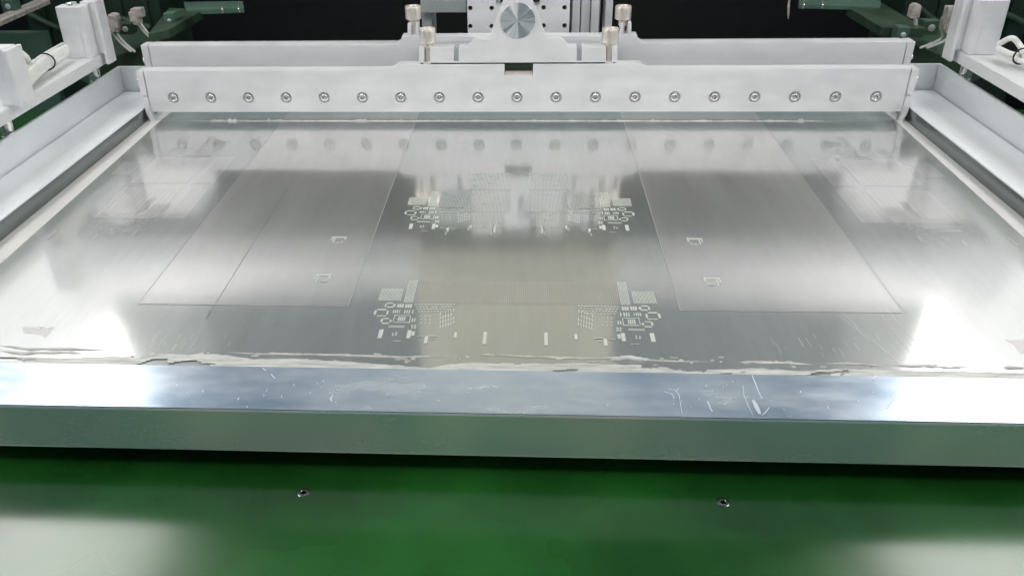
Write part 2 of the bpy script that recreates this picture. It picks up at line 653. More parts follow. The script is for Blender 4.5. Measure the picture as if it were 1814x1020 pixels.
def add_pads(name, rects, parent=st, sx=1, cx=0.0, dx=0.0, dy=0.0, label=None, mat='aperture', z=0.00028):
    b = B()
    for x0, x1, y0, y1 in rects:
        if sx < 0:
            x0, x1 = 2 * cx - x1, 2 * cx - x0
        b.faces.new([b.verts.new(p) for p in ((x0 + dx, y0 + dy, z), (x1 + dx, y0 + dy, z), (x1 + dx, y1 + dy, z), (x0 + dx, y1 + dy, z))])
        # small recessed wall on the far side gives each opening a lip
        if mat == 'aperture':
            b.faces.new([b.verts.new(p) for p in ((x0 + dx, y1 + dy, z), (x1 + dx, y1 + dy, z), (x1 + dx, y1 + dy, 0.00002), (x0 + dx, y1 + dy, 0.00002))])
    o = obj(name, b, mat if mat != 'aperture' or not name.startswith('comb') else 'comb', parent)
    o['kind'] = 'stuff'
    if label:
        o['label'] = label
    return o


far_dy = at_z(740, 397).y - at_z(668, 540).y + 0.006
far_dy = 0.1205
for sx in (1, -1):
    add_pads('aperture_pattern', near, sx=sx, cx=mid_x)
    add_pads('comb_pattern', big, sx=sx, cx=mid_x, mat='sheet')
    # far row: same pattern one board pitch further back, with extra comb blocks
    add_pads('aperture_pattern', near, sx=sx, cx=mid_x, dy=far_dy)
    # outer boards near the side tubes
    add_pads('aperture_pattern', near, sx=-sx, cx=mid_x, dx=sx * -0.293, dy=far_dy - 0.012, mat='sheet', z=0.00018)
    add_pads('aperture_pattern', near, sx=-sx, cx=mid_x, dx=sx * -0.293, dy=far_dy + 0.108, mat='sheet', z=0.00018)


def fblock(x0, y0, x1, y1, n, duty=0.45):
    k = 540 / 1814
    a = at_z(640 + x0 * k, 250 + y1 * k); c = at_z(640 + x1 * k, 250 + y1 * k); h = at_z(640 + (x0 + x1) / 2 * k, 250 + y0 * k)
    p = (c.x - a.x) / n
    return [(a.x + p * i, a.x + p * (i + duty), a.y, h.y) for i in range(n)]


far_blocks = fblock(455, 315, 620, 402, 19) + fblock(642, 190, 886, 290, 30) + fblock(640, 294, 886, 422, 30) + fblock(664, 426, 850, 514, 22)
for q in [(770, 512, 782, 560), (630, 512, 644, 534), (496, 534, 508, 560)]:
    far_blocks += fblock(*q, 1, 1.0)
for sx in (1, -1):
    add_pads('comb_block', far_blocks, sx=sx, cx=mid_x)
outer_blocks = []
for (x0, x1, y0, y1) in ((-0.262, -0.222, -0.135, -0.085), (-0.262, -0.222, -0.192, -0.142), (-0.282, -0.266, -0.12, -0.095), (-0.218, -0.200, -0.135, -0.085), (-0.218, -0.2, -0.192, -0.142)):
    n = int((x1 - x0) / 0.0012)
    outer_blocks += [(x0 + i * 0.0036, x0 + i * 0.0036 + 0.0034, y0, y1) for i in range(n // 3)]
for sx in (1, -1):
    add_pads('comb_block', outer_blocks, sx=sx, cx=0.001, mat='sheet', z=0.00008)
# the four small bracket-shaped openings in the etched areas
for (px, py, s) in ((600, 426, 1), (571, 494, 1), (1231, 429, -1), (1262, 500, -1)):
    c = at_z(px, py)
    q = []
    for (u0, u1, v0, v1) in ((-12, -10, -1, 5), (-8, -6, -6, 5), (-12, 8, 5, 7.5), (-4, 8, -6.5, -5), (8, 10.5, 0, 8), (-1, 1, -7, -4), (3, 4, -7, -4), (6, 8, -6, -2)):
        x0, x1 = sorted((s * u0, s * u1))
        q.append((c.x + x0 * 0.00038, c.x + x1 * 0.00038, c.y + v0 * 0.00062, c.y + v1 * 0.00062))
    add_pads('bracket_opening', q)
# dull corner marks near the front corners and two slots further back
b = B()
for poly in ([(40, 579), (97, 579), (80, 598), (72, 592), (42, 589)], [(1780, 602), (1830, 602), (1830, 626), (1806, 624), (1797, 610)],
             [(178, 404), (262, 405), (256, 412), (172, 411)], [(312, 277), (374, 277), (368, 283), (318, 282)],
             [(1480, 281), (1545, 280), (1548, 285), (1486, 286)], [(1648, 408), (1700, 407), (1704, 411), (1652, 412)]):
    f_ = [b.verts.new(at_z(x, y, 0.00006)) for x, y in poly]
    b.faces.new(f_)
o = obj('corner_mark', b, 'dull_mark', st); o['kind'] = 'stuff'

# wipe marks on the steel at the near right (fine scratches toward the viewer)
b = B()
for k in range(46):
    if k < 14:
        p = at_z(random.uniform(1370, 1600), random.uniform(590, 640))
    else:
        p = at_z(random.choice([random.uniform(240, 420), random.uniform(1400, 1640)]), random.uniform(600, 628))
    ln = random.uniform(0.003, 0.010)
    dx = -0.04 * ln * (1 if p.x > 0 else -1)
    w = random.uniform(0.00003, 0.00008)
    z = 0.0003
    b.faces.new([b.verts.new(v) for v in ((p.x - w, p.y, z), (p.x + w, p.y, z), (p.x + dx + w, p.y + ln, z), (p.x + dx - w, p.y + ln, z))])
for (px0, py0, px1, py1) in ((1480, 545, 1590, 640), (1487, 560, 1602, 650), (1570, 548, 1640, 625), (1562, 560, 1626, 640)):
    p, q = at_z(px0, py0), at_z(px1, py1)
    w = 0.00007
    b.faces.new([b.verts.new(v) for v in ((p.x - w, p.y, 0.0003), (p.x + w, p.y, 0.0003), (q.x + w, q.y, 0.0003), (q.x - w, q.y, 0.0003))])
o = obj('wipe_mark', b, 'sheet_edge', st); o['kind'] = 'stuff'

# scratches and scrapes on the tube top
b = B()
ZT = 0.0118


def scratch(pxs, w):
    ps = [at_z(x, y, ZT) for x, y in pxs]
    if min(p.y for p in ps) < -0.3962:
        return
    L, R_ = [], []
    n = len(ps)
    for i, p in enumerate(ps):
        d = ps[min(i + 1, n - 1)] - ps[max(i - 1, 0)]
        q = Vector((-d.y, d.x, 0)).normalized() * 0.6 * w * (0.35 + 0.65 * math.sin(math.pi * (i + 0.5) / n))
        L.append(b.verts.new(p + q)); R_.append(b.verts.new(p - q))
    for i in range(n - 1):
        b.faces.new((L[i], L[i + 1], R_[i + 1], R_[i]))


scratch([(1332, 664), (1337, 676), (1343, 692), (1350, 706)], 0.0005)
scratch([(1316, 682), (1318, 700), (1325, 718), (1334, 735)], 0.00035)
scratch([(1334, 708), (1338, 716), (1342, 724), (1346, 733)], 0.0016)
scratch([(1363, 721), (1356, 730), (1350, 735)], 0.0004)
scratch([(1596, 674), (1590, 690), (1582, 706), (1571, 722)], 0.00045)
scratch([(1552, 664), (1547, 672)], 0.0005)
scratch([(1184, 689), (1196, 690), (1203, 700), (1206, 718), (1208, 731)], 0.0004)
scratch([(1178, 694), (1190, 697), (1195, 706)], 0.0005)
scratch([(1253, 710), (1258, 722), (1262, 729)], 0.0007)
scratch([(590, 699), (586, 705), (588, 711)], 0.0008)
scratch([(1283, 716), (1289, 712)], 0.0005)
scratch([(480, 662), (487, 670)], 0.0004)
scratch([(465, 652), (471, 656)], 0.0004)
for k in range(60):
    px = random.choice([random.uniform(1170, 1640), random.uniform(430, 620), random.uniform(200, 1700)])
    py = random.uniform(668, 735) + 0.012 * (px - 907)
    a = random.uniform(-1, 1)
    ln = random.uniform(1, 5)
    scratch([(px, py), (px + a * ln, py + ln)], random.uniform(0.00015, 0.00045))
o = obj('scratch', b, 'scratch', fr); o['kind'] = 'stuff'

# ================================================================== solder paste on the steel
def bead(bm, pts, w, h, jitter=0.35, seed=0, step=0.0012):
    """lumpy rope of paste lying on z=0; pts world, w half width, h height"""
    P = [Vector(p) for p in pts]
    path = []
    for a, c in zip(P, P[1:]):
        n = max(1, int((c - a).length / step))
        path += [a.lerp(c, i / n) for i in range(n)]
    path.append(P[-1])
    n = len(path)
    prev = None
    for i, p in enumerate(path):
        e = min(1, 5 * (i + 0.3) / n, 5 * (n - i - 0.7) / n)
        nn = noise.noise(Vector((p.x * 180 + seed, seed * 3.1, 0)))
        n2 = noise.noise(Vector((p.x * 700, seed * 1.7 + 9, 0)))
        ww = 0.75 * w * e * max(0.15, 1 + 1.3 * jitter * nn + 0.7 * jitter * n2)
        hh = 0.6 * h * e * max(0.2, 1 + 1.4 * jitter * n2 + jitter * nn)
        yo = jitter * w * 1.6 * noise.noise(Vector((p.x * 90, seed + 4, 1)))
        ring = []
        for k in range(6):
            a = math.pi * k / 5
            ring.append(bm.verts.new((p.x, p.y + yo + math.cos(a) * ww, p.z + math.sin(a) * hh)))
        if prev:
            for k in range(5):
                bm.faces.new((prev[k], prev[k + 1], ring[k + 1], ring[k]))
        prev = ring


def pz(*pp):
    return [at_z(x, y, 0.0001) for x, y in pp]


b = B()
bead(b, pz((400, 624), (470, 627), (560, 628), (640, 630), (700, 632), (760, 632), (803, 631)), 0.0007, 0.0009, 0.5, 1)
bead(b, pz((842, 633), (862, 631), (885, 629), (960, 633), (1030, 635), (1090, 634), (1130, 637), (1200, 640), (1266, 641)), 0.0006, 0.0009, 0.5, 2)
bead(b, pz((1308, 641), (1370, 642), (1440, 646)), 0.0010, 0.0011, 0.6, 3)
bead(b, pz((1455, 644), (1530, 645), (1560, 648)), 0.0008, 0.0008, 0.6, 4)
bead(b, pz((1080, 638), (1112, 634), (1135, 638), (1150, 636)), 0.0014, 0.0018, 0.7, 5)
bead(b, pz((248, 634), (262, 631), (280, 632), (292, 636)), 0.0018, 0.0022, 0.7, 6)
bead(b, pz((0, 612), (30, 615), (60, 618), (110, 618), (190, 620)), 0.0010, 0.0010, 0.5, 7)
bead(b, pz((0, 622), (40, 625), (100, 624), (150, 626)), 0.0012, 0.0010, 0.5, 8)
bead(b, pz((1575, 647), (1600, 648), (1640, 648), (1680, 650), (1720, 650)), 0.0012, 0.0010, 0.7, 9)
bead(b, pz((1780, 652), (1800, 651), (1814, 652)), 0.0010, 0.0010, 0.5, 10)
bead(b, pz((700, 636), (712, 635), (724, 637)), 0.0010, 0.0012, 0.5, 12)
bead(b, pz((985, 636), (1000, 635)), 0.0008, 0.0012, 0.5, 13)
for k in range(34):
    px = random.uniform(700, 1560) if k % 3 else random.uniform(100, 1750)
    p = at_z(px, 632 + 0.012 * (px - 900) + random.uniform(-3, 14), 0.0001)
    l = random.uniform(0.001, 0.004)
    bead(b, [p, p + Vector((l, random.uniform(-.0006, .0006), 0))], random.uniform(.0003, .0008), random.uniform(.0004, .0012), 0.6, 20 + k, 0.0006)
o = obj('solder_paste_beads', b, 'paste', None, smooth=True)
tag(o, 'thin broken ropes of grey solder paste on the steel just behind the front tube', 'solder paste')

# wide smear against the tube: a thin uneven film with torn gaps
b = B()
keys = [(-20, 630), (100, 633), (200, 630), (300, 626), (390, 627), (450, 633), (560, 634), (640, 641), (760, 650), (800, 644), (840, 640), (930, 641), (1050, 643), (1130, 645), (1200, 648), (1215, 655), (1330, 650), (1420, 656), (1480, 652), (1640, 655), (1840, 660)]
rows = []
NK = 24
for i in range(0, 1701):
    px = -20 + i * 1860 / 1700
    for (xa, ya), (xb_, yb) in zip(keys, keys[1:]):
        if xa <= px <= xb_:
            yy = ya + (yb - ya) * (px - xa) / (xb_ - xa)
            break
    p = at_z(px, yy, 0.0)
    p.y += 0.0014 * noise.noise(Vector((px * 0.012, 3, 0))) + 0.0006 * noise.noise(Vector((px * 0.07, 7, 0))) - 0.0008
    row = []
    y0, y1 = p.y, -0.3668
    for k in range(NK):
        q = k / (NK - 1)
        h = 0.00002 if k == 0 else 0.0003 + 0.00035 * noise.noise(Vector((px * 0.015, q * 7, 5))) + 0.0004 * max(0, noise.noise(Vector((px * 0.006, q * 10, 2))))
        row.append((b.verts.new((p.x, y0 + (y1 - y0) * q, 0.0001 + max(0.00002, h))), noise.noise(Vector((px * 0.0055, q * 3.2 + 0.004 * px, 11))) + 0.45 * noise.noise(Vector((px * 0.03, q * 8 + px * 0.01, 4)))))
    rows.append(row)
for a_, c_ in zip(rows, rows[1:]):
    for k in range(NK - 1):
        if (a_[k][1] + c_[k + 1][1]) / 2 < 0.27:
            b.faces.new((a_[k][0], a_[k + 1][0], c_[k + 1][0], c_[k][0]))
bmesh.ops.delete(b, geom=[v for v in b.verts if not v.link_faces], context='VERTS')
o = obj('solder_paste_smear', b, 'paste', None, smooth=True)
o['kind'] = 'stuff'
tag(o, 'broad pale torn smear of solder paste wiped along the foot of the front tube', 'solder paste')

# paste left on the blade edge
b = B()
YB = -0.0028
bead(b, [(-0.296, YB, 0.0001), (0, YB, 0.0001), (0.294, YB, 0.0001)], 0.0006, 0.0010, 0.4, 31, 0.001)
for (px, wl, hh) in ((385, 26, .0022), (412, 20, .0032), (477, 3, .0045), (497, 14, .0022), (642, 32, .0030), (680, 8, .002), (713, 8, .003), (948, 10, .003), (1152, 16, .003), (1185, 6, .002), (1418, 12, .003), (1370, 30, .0014)):
    p = at_z(px, 214)
    l = wl * 0.00045 / 2
    bead(b, [(p.x - l, YB, 0.0001), (p.x, YB, 0.0001), (p.x + l, YB, 0.0001)], 0.0009, hh * 0.8, 0.5, px, 0.0006)
o = obj('blade_paste_bead', b, 'paste', None, smooth=True)
tag(o, 'thin white line of paste along the bottom edge of the squeegee blade', 'solder paste')

# ================================================================== front squeegee
YF = -0.004
sq = thing('front_squeegee', 'long light grey front squeegee with a row of screws, blade on the steel', 'squeegee', (0, 0, 0))
Z = lambda py, y=YF: at_y(914, py, y).z
X = lambda px, py, y=YF: at_y(px, py, y).x
hw, zb, zt, zr = 0.2965, 0.0080, 0.0418, Z(114)
rw = 0.0945
zn = Z(135)
pts = [(-hw, zb), (hw, zb), (hw, zt), (rw + 0.004, zt), (rw + 0.0014, zt + 0.0018), (rw, zt + 0.0030), (rw, zr), (0.0115, zr), (0.0115, zn), (-0.0105, zn), (-0.0105, zr), (-rw, zr), (-rw, zt + 0.0030), (-rw - 0.0014, zt + 0.0018), (-rw - 0.004, zt), (-hw, zt)]
b = B(); prism_xz(b, pts, YF, YF + 0.0105)
plate = obj('holder_plate', b, 'anodised', sq, 0.0005)
cb = B()
HZ = 0.0194
xs = [-0.2765 + i * 0.5515 / 18 for i in range(19)]
for x in xs:
    lathe(cb, [(0.0048, -0.001), (0.0047, 0.0004), (0.0043, 0.0038)], (x, YF, HZ), (0, 1, 0), 32)
cut(plate, cb)
# counterbore linings and screws
b = B()
lathe(b, [(0.00475, 0.00005), (0.0045, 0.0006), (0.0041, 0.0034), (0.0012, 0.0035)], (0, YF, 0), (0, 1, 0), 32, False, True)
bore0 = obj('counterbore', b, 'bore', sq, smooth=True)
b = B()
pr = [(0.0029, 0.0038), (0.0029, 0.0012), (0.0026, 0.0006), (0.0021, 0.0003), (0.0014, 0.00025), (0.0013, 0.0008)]
lathe(b, pr, (0, YF, 0), (0, 1, 0), 24, False, False)
lathe(b, [(0.0013, 0.0007), (0.0011, 0.0019)], (0, YF, 0), (0, 1, 0), 6, False, True)
screw0 = obj('screw', b, 'bright_screw', sq, smooth=True)
b = B()
for k in range(14):
    a = 2 * math.pi * k / 14
    b.faces.new([b.verts.new((math.cos(a + da) * r, YF + 0.0012 + 0.0002 * (r > .0032), math.sin(a + da) * r)) for r, da in ((0.0029, 0), (0.0029, 0.3), (0.0033, 0.3), (0.0033, 0))])
ring0 = obj('lock_ring', b, 'bright_screw', screw0)
for i, x in enumerate(xs):
    if i == 0:
        a_, c_, r_ = bore0, screw0, ring0
    else:
        a_ = bore0.copy(); COL.objects.link(a_); a_.parent = sq
        c_ = screw0.copy(); COL.objects.link(c_); c_.parent = sq
        r_ = ring0.copy(); COL.objects.link(r_); r_.parent = c_
    a_.location = (x, 0, HZ)
    c_.location = (x, 0, HZ)
    c_.rotation_euler = (0, random.uniform(0, 6.28), 0)
    r_.location = (0, 0, 0)
# blade
b = B()
for (y0, z0, y1, z1) in ((-0.0017, 0.0001, -0.0017, 0.0086),):
    v = [b.verts.new(p) for p in ((-0.2965, y0, z0), (0.2945, y0, z0), (0.2945, y1, z1), (-0.2965, y1, z1), (-0.2965, y0 + .0008, z0), (0.2945, y0 + .0008, z0), (0.2945, y1 + .0008, z1), (-0.2965, y1 + .0008, z1))]
    for f in ((0, 1, 2, 3), (4, 7, 6, 5), (0, 4, 5, 1), (3, 2, 6, 7), (0, 3, 7, 4), (1, 5, 6, 2)):
        b.faces.new([v[i] for i in f])
obj('blade', b, 'blade', sq)
# paste dams at both ends
for s in (-1, 1):
    b = B()
    prism_xz(b, [(s * x, z) for x, z in ((0.2969, 0.0218), (0.3012, 0.0218), (0.3022, 0.0412), (0.2969, 0.0412))], YF - 0.0016, YF + 0.012)
    obj('end_plate', b, 'anodised', sq, 0.0003)
    b = B()
    prism_xz(b, [(s * x, z) for x, z in ((0.2962, 0.0002), (0.2988, 0.0002), (0.3010, 0.0075), (0.3010, 0.0208), (0.2968, 0.0208), (0.2968, 0.0079))], YF - 0.0008, YF + 0.011)
    obj('end_dam', b, 'anodised', sq, 0.0003)
    b = B()
    lathe(b, [(0.0022, 0.0), (0.0022, 0.0016), (0.0015, 0.0022)], (s * 0.3018, YF + 0.003, 0.033), (s, 0, 0), 20, True, True)
    obj('side_screw', b, 'bright_screw', sq, smooth=True)

# bracket standing on the holder
YK = -0.0034
K = lambda px, py: (at_y(px, py, YK).x, at_y(px, py, YK).z)
left = [(742, 113.5), (742, 84), (751.5, 84), (751.5, 112), (761.5, 112), (761.5, 84), (804, 84), (804, 110), (812.5, 110), (812.5, 84), (828, 84), (843, 66), (866, 69), (892, 2), (894, -5)]
L = [K(*p) for p in left]
cxm = K(917, 60)[0]
pts = L + [(2 * cxm - x, z) for x, z in L[::-1]]
b = B(); prism_xz(b, pts, YK, YK + 0.010)
obj('bracket', b, 'anodised', sq, 0.0007)
b = B()
zgr = K(808, 84)[1]
for s in (-1, 1):
    xg = (K(808, 90)[0] - cxm) * s + cxm
    b = B()
    bx(b, xg - 0.0018, xg + 0.0018, YK + 0.003, YK + 0.009, K(808, 113)[1], zgr - 0.001)
    obj('bracket_web', b, 'anodised_dark', sq)
c = at_y(917, 37, YK)
b = B()
lathe(b, [(0.0133, 0.0005), (0.0133, -0.0003), (0.0130, -0.0007), (0.00005, -0.00075)], (0, 0, 0), (0, 1, 0), 72, False, True)
o = obj('turned_disc', b, 'disc', sq, smooth=True)
o.location = c
# deck between the brackets
b = B()
zd = at_y(800, 84, 0.006).z - 0.0015
for xa, xb in ((-0.0665, -0.030), (0.031, 0.0675)):
    b = B()
    bx(b, xa, xb, 0.0067, 0.0285, zd - 0.004, zd)
    obj('deck', b, 'anodised_dark', sq, 0.0003)
b = B()
bx(b, -0.0100, 0.0110, YF + 0.004, YF + 0.0085, zn - 0.001, zn + 0.0025)
obj('notch_insert', b, 'nickel', sq)
b = B()
bx(b, -0.0104, 0.0114, YF + 0.0088, YF + 0.0092, zn - 0.001, zr)
obj('notch_back', b, 'green_metal', sq)


def knob(parent, px, pyc, y, shaft_z0):
    c = at_y(px, pyc, y)
    e = thing('thumbscrew', '', 'screw', (c.x, c.y, c.z - 0.0055))
    return c


def make_knob():
    b = B()
    pr = [(0.0032, -0.0095), (0.0032, -0.0058), (0.0050, -0.0052), (0.0062, -0.0046), (0.0064, -0.0040), (0.0064, 0.0046), (0.0060, 0.0054), (0.0040, 0.0055), (0.0036, 0.0040)]
    seg = 60
    rings = []
    for r, h in pr:
        ring = []
        for k in range(seg):
            a = 2 * math.pi * k / seg
            rr = r * (1.0 - (0.025 if (k % 2 and 0.0062 < r) else 0.0))
            ring.append(b.verts.new((math.cos(a) * rr, math.sin(a) * rr, h)))
        rings.append(ring)
    for p, q in zip(rings, rings[1:]):
        for k in range(seg):
            b.faces.new((p[k], p[(k + 1) % seg], q[(k + 1) % seg], q[k]))
    b.faces.new(rings[-1])
    return b


knob_spots = [(757, 63, 0.0015, 'front left thumbscrew, knurled nickel, beside the turned disc'),
              (1081, 63, 0.0015, 'front right thumbscrew, knurled nickel, beside the turned disc'),
              (732, 23, 0.035, 'rear left thumbscrew, knurled nickel, standing on the rear squeegee'),
              (1104, 23, 0.035, 'rear right thumbscrew, knurled nickel, standing on the rear squeegee')]
head_me = shaft_me = None
for i, (px, py, y, lab) in enumerate(knob_spots):
    c = at_y(px, py, y)
    e = thing('thumbscrew', lab, 'thumbscrew', (c.x, c.y, c.z), 'nickel thumbscrews on the squeegee brackets')
    if i == 0:
        b = make_knob()
        h = obj('knob_head', b, 'nickel', None, smooth=True)
        b = B(); lathe(b, [(0.0022, -0.022), (0.0022, -0.009)], (0, 0, 0), (0, 0, 1), 20)
        s_ = obj('shaft', b, 'nickel', None, smooth=True)
        b = B(); lathe(b, [(0.0024, 0.00405), (0.0022, 0.00425)], (0, 0, 0), (0, 0, 1), 6)
        k_ = obj('hex_socket', b, 'black', None)
        h0, s0, k0 = h, s_, k_
    else:
        h, s_, k_ = h0.copy(), s0.copy(), k0.copy()
        for q in (h, s_, k_):
            COL.objects.link(q)
    h.parent = e; s_.parent = e; k_.parent = h

# ================================================================== rear squeegee
YR = 0.030
rq = thing('rear_squeegee', 'long light grey rear squeegee bar behind the screwed front one', 'squeegee', (0, 0.035, 0))
KR = lambda px, py: (at_y(px, py, YR).x, at_y(px, py, YR).z)
ztr = 0.0535
zrr = KR(714, 64)[1]
left = [(722, 64), (722, 42), (728.5, 42), (728.5, 63), (736, 63), (736, 42), (741, 42), (741, 65)]
L = [KR(*p) for p in left]
L = [(-rw - 0.0005, ztr + 0.002), (-rw + 0.001, zrr)] + L
body = [(-0.3035, 0.027), (-0.3035, ztr), (-rw - 0.0045, ztr)]
pts = body + L + [(-x, z) for x, z in L[::-1]] + [(-x, z) for x, z in body[::-1]]
b = B(); prism_xz(b, pts, YR, YR + 0.011)
obj('holder_bar', b, 'anodised', rq, 0.0005)
b = B(); bx(b, -0.3035, 0.3035, YR + 0.0112, YR + 0.0165, 0.03, ztr - 0.0008)
obj('rear_strip', b, 'anodised_dark', rq, 0.0003)
for s in (-1, 1):
    b = B()
    prism_xz(b, [(s * x, z) for x, z in ((0.3039, 0.027), (0.3088, 0.027), (0.3096, ztr), (0.3039, ztr))], YR - 0.0008, YR + 0.012)
    obj('end_plate', b, 'anodised', rq, 0.0003)
    b = B()
    lathe(b, [(0.0022, 0.0), (0.0022, 0.0018), (0.0015, 0.0026)], (s * 0.3092, YR + 0.004, 0.0405), (s, 0, 0), 20)
    obj('side_screw', b, 'bright_screw', rq, smooth=True)
b = B(); bx(b, -0.294, 0.294, YR + 0.002, YR + 0.0028, 0.004, 0.0268)
obj('blade', b, 'blade', rq)

# ================================================================== print head tower
YT = 0.060
tw = thing('print_head_tower', 'grey print head tower with screw holes, behind the turned disc', 'print head', (0, YT, 0))
T = lambda px, py, y=YT: at_y(px, py, y)
x0, x1 = T(828, 30).x, T(1009, 30).x
b = B(); bx(b, x0, x1, YT, YT + 0.012, 0.048, 0.1285)
tp = obj('face_plate', b, 'anodised', tw, 0.0005)
cb = B()
hp = [(833, 15), (833, 47), (871, 15), (871, 47), (963, 14), (963, 46), (1000, 14), (1000, 46), (884, 4), (950, 4)]
for k, (px, py) in enumerate(hp):
    c = T(px, py)
    lathe(cb, [(0.0019 if k < 8 else 0.0027, -0.001), (0.0019 if k < 8 else 0.0027, 0.005)], c, (0, 1, 0), 20)
cut(tp, cb)
for k, (px, py) in enumerate(hp):
    c = T(px, py)
    b = B()
    r = 0.0018 if k < 8 else 0.0026
    lathe(b, [(r * .98, 0.0048), (r * .98, 0.0020), (r * .5, 0.0018), (r * .45, 0.004)], c, (0, 1, 0), 16, False, True)
    obj('socket_screw', b, 'shadow_metal' if k < 8 else 'bright_screw', tw, smooth=True)
b = B(); bx(b, x0 + 0.004, x1 - 0.004, YT + 0.013, YT + 0.055, 0.03, 0.127)
obj('slide_block', b, 'anodised_dark', tw, 0.0005)
b = B()
bx(b, T(745, 10, .10).x, T(826, 10, .10).x, 0.100, 0.110, T(780, 23, .10).z, 0.14)
obj('side_plate', b, 'anodised_dark', tw, 0.0005)
b = B()
bx(b, T(748, 10, .12).x, T(766, 10, .12).x, 0.112, 0.150, -0.02, 0.14)
obj('upright', b, 'anodised_dark', tw, 0.0008)
b = B(); bx(b, -0.0155, 0.0165, YT - 0.003, YT - 0.0003, 0.080, 0.1282)
obj('recess_shade', b, 'black', tw, 0.0004)  # black strip added for the shade of a recess in the tower
# ribbed extrusion on the right
b = B()
for (pa, pb, yo) in ((1014, 1028, 0.0), (1030, 1046, 0.004), (1048, 1062, 0.0), (1073, 1086, 0.006)):
    bx(b, T(pa, 10, .09 + yo).x, T(pb, 10, .09 + yo).x, 0.090 + yo, 0.12, 0.0, 0.135)
bx(b, T(1014, 10, .12).x, T(1064, 10, .12).x, 0.1205, 0.13, 0.0, 0.135)
obj('ribbed_profile', b, 'anodised', tw, 0.0008)

# ================================================================== side rails, beams and posts
for s, side in ((-1, 'left'), (1, 'right')):
    def sx(a, c):
        return sorted((s * a, s * c))
    t = thing('clamp_rail', 'upright grey sheet metal rail along the %s side of the frame' % side, 'rail', (s * 0.341, -0.18, 0), 'clamp rails beside the frame')
    b = B()
    xa, xb = sx(0.3400, 0.3425); bx(b, xa, xb, -0.46, 0.0505, 0.004, 0.0312)
    xa, xb = sx(0.3060, 0.3399); bx(b, xa, xb, 0.0480, 0.0505, 0.004, 0.0312)
    obj('lip', b, 'lip', t, 0.0003)
    b = B()
    xa, xb = sx(0.3427, 0.372); bx(b, xa, xb, -0.46, 0.0505, 0.002, 0.005)
    obj('flange', b, 'green_metal', t)
    t = thing('upper_beam', 'grey aluminium beam on round spacers above the %s rail' % side, 'beam', (s * 0.35, -0.1, 0.04), 'upper beams beside the frame')
    b = B()
    xa, xb = sx(0.3335, 0.3665); bx(b, xa, xb, -0.30, 0.030, 0.0430, 0.0515)
    obj('beam_bar', b, 'beam', t, 0.0005)
    for yy in (0.018, -0.118, -0.235):
        b = B()
        lathe(b, [(0.0046, 0.0051), (0.0046, 0.020), (0.0050, 0.0205), (0.0050, 0.028), (0.0046, 0.0285), (0.0046, 0.0428)], (s * 0.3480, yy, 0), (0, 0, 1), 24)
        obj('spacer', b, 'bright_screw', t, smooth=True)
    # main post: extruded profile with grooves
    t2 = thing('aluminium_post', 'white grooved aluminium post with a side plate on the %s upper beam' % side, 'post', (s * 0.345, 0.0, 0.0517), 'grooved posts on the upper beams')
    yb = -0.004
    b = B()
    pts = [(0.3352, 0), (0.3395, 0), (0.3402, 0.0010), (0.3409, 0), (0.3545, 0), (0.3560, 0.0014), (0.3560, 0.012), (0.3545, 0.0134), (0.3352, 0.0134)]
    lo = [b.verts.new((s * x, yb + y, 0.0517)) for x, y in pts]
    hi = [b.verts.new((s * x, yb + y, 0.0905)) for x, y in pts]
    b.faces.new(lo); b.faces.new(hi)
    for i in range(len(pts)):
        b.faces.new((lo[i], lo[(i + 1) % len(pts)], hi[(i + 1) % len(pts)], hi[i]))
    obj('post_profile', b, 'anodised', t2, 0.0003)
    b = B(); xa, xb = sx(0.3275, 0.3300); bx(b, xa, xb, yb + 0.010, yb + 0.024, 0.0440, 0.0930)
    obj('side_plate', b, 'anodised', t2, 0.0004)
    b = B(); xa, xb = sx(0.3302, 0.3420); bx(b, xa, xb, yb + 0.0136, yb + 0.0225, 0.0517, 0.0920)
    obj('post_core', b, 'beam', t2, 0.0004)
    b = B(); lathe(b, [(0.0040, 0.0907), (0.0040, 0.0925), (0.0030, 0.0930)], (s * 0.3455, yb + 0.0075, 0), (0, 0, 1), 20)
    obj('cap_screw', b, 'bright_screw', t2, smooth=True)

t2 = thing('aluminium_post', 'grey channel post at the left edge of the picture, on the left upper beam', 'post', (-0.35, -0.16, 0.0517), 'grooved posts on the upper beams')
p = at_z(34, 190, 0.0517)
b = B()
bx(b, p.x - 0.012, p.x - 0.0008, p.y + 0.002, p.y + 0.016, 0.0517, 0.0890)
obj('post_profile', b, 'anodised', t2, 0.0005)
b = B()
bx(b, p.x - 0.0005, p.x + 0.0022, p.y - 0.001, p.y + 0.018, 0.0517, 0.0885)
obj('side_plate', b, 'beam', t2, 0.0004)

# ------------------------------------------------------------------ cables
def cable_bundle(label, paths, r, tie=None, yellow=None):
    c0 = paths[0][0]
    t = thing('cable_bundle', label, 'cables', tuple(c0))
    for ctrl in paths:
        b = B(); tube(b, smooth_path(ctrl, 8), r, 12)
        obj('cable', b, 'white_plastic', t, smooth=True)
    if tie:
        b = B(); c, R_ = tie
        pts = [Vector(c) + Vector((math.cos(a) * R_ * 1.15, 0.25 * math.cos(a) * R_, math.sin(a) * R_)) for a in [2 * math.pi * k / 24 for k in range(25)]]
        tube(b, pts, 0.0006, 6)
        obj('cable_tie', b, 'black', t, smooth=True)
    if yellow:
        b = B(); lathe(b, [(0.0011, -0.002), (0.0011, 0.002)], yellow, (1, 0.6, 0), 12)
        obj('cable_sleeve', b, 'yellow', t, smooth=True)
    return t


def az(px, py, z):
    return at_z(px, py, z)


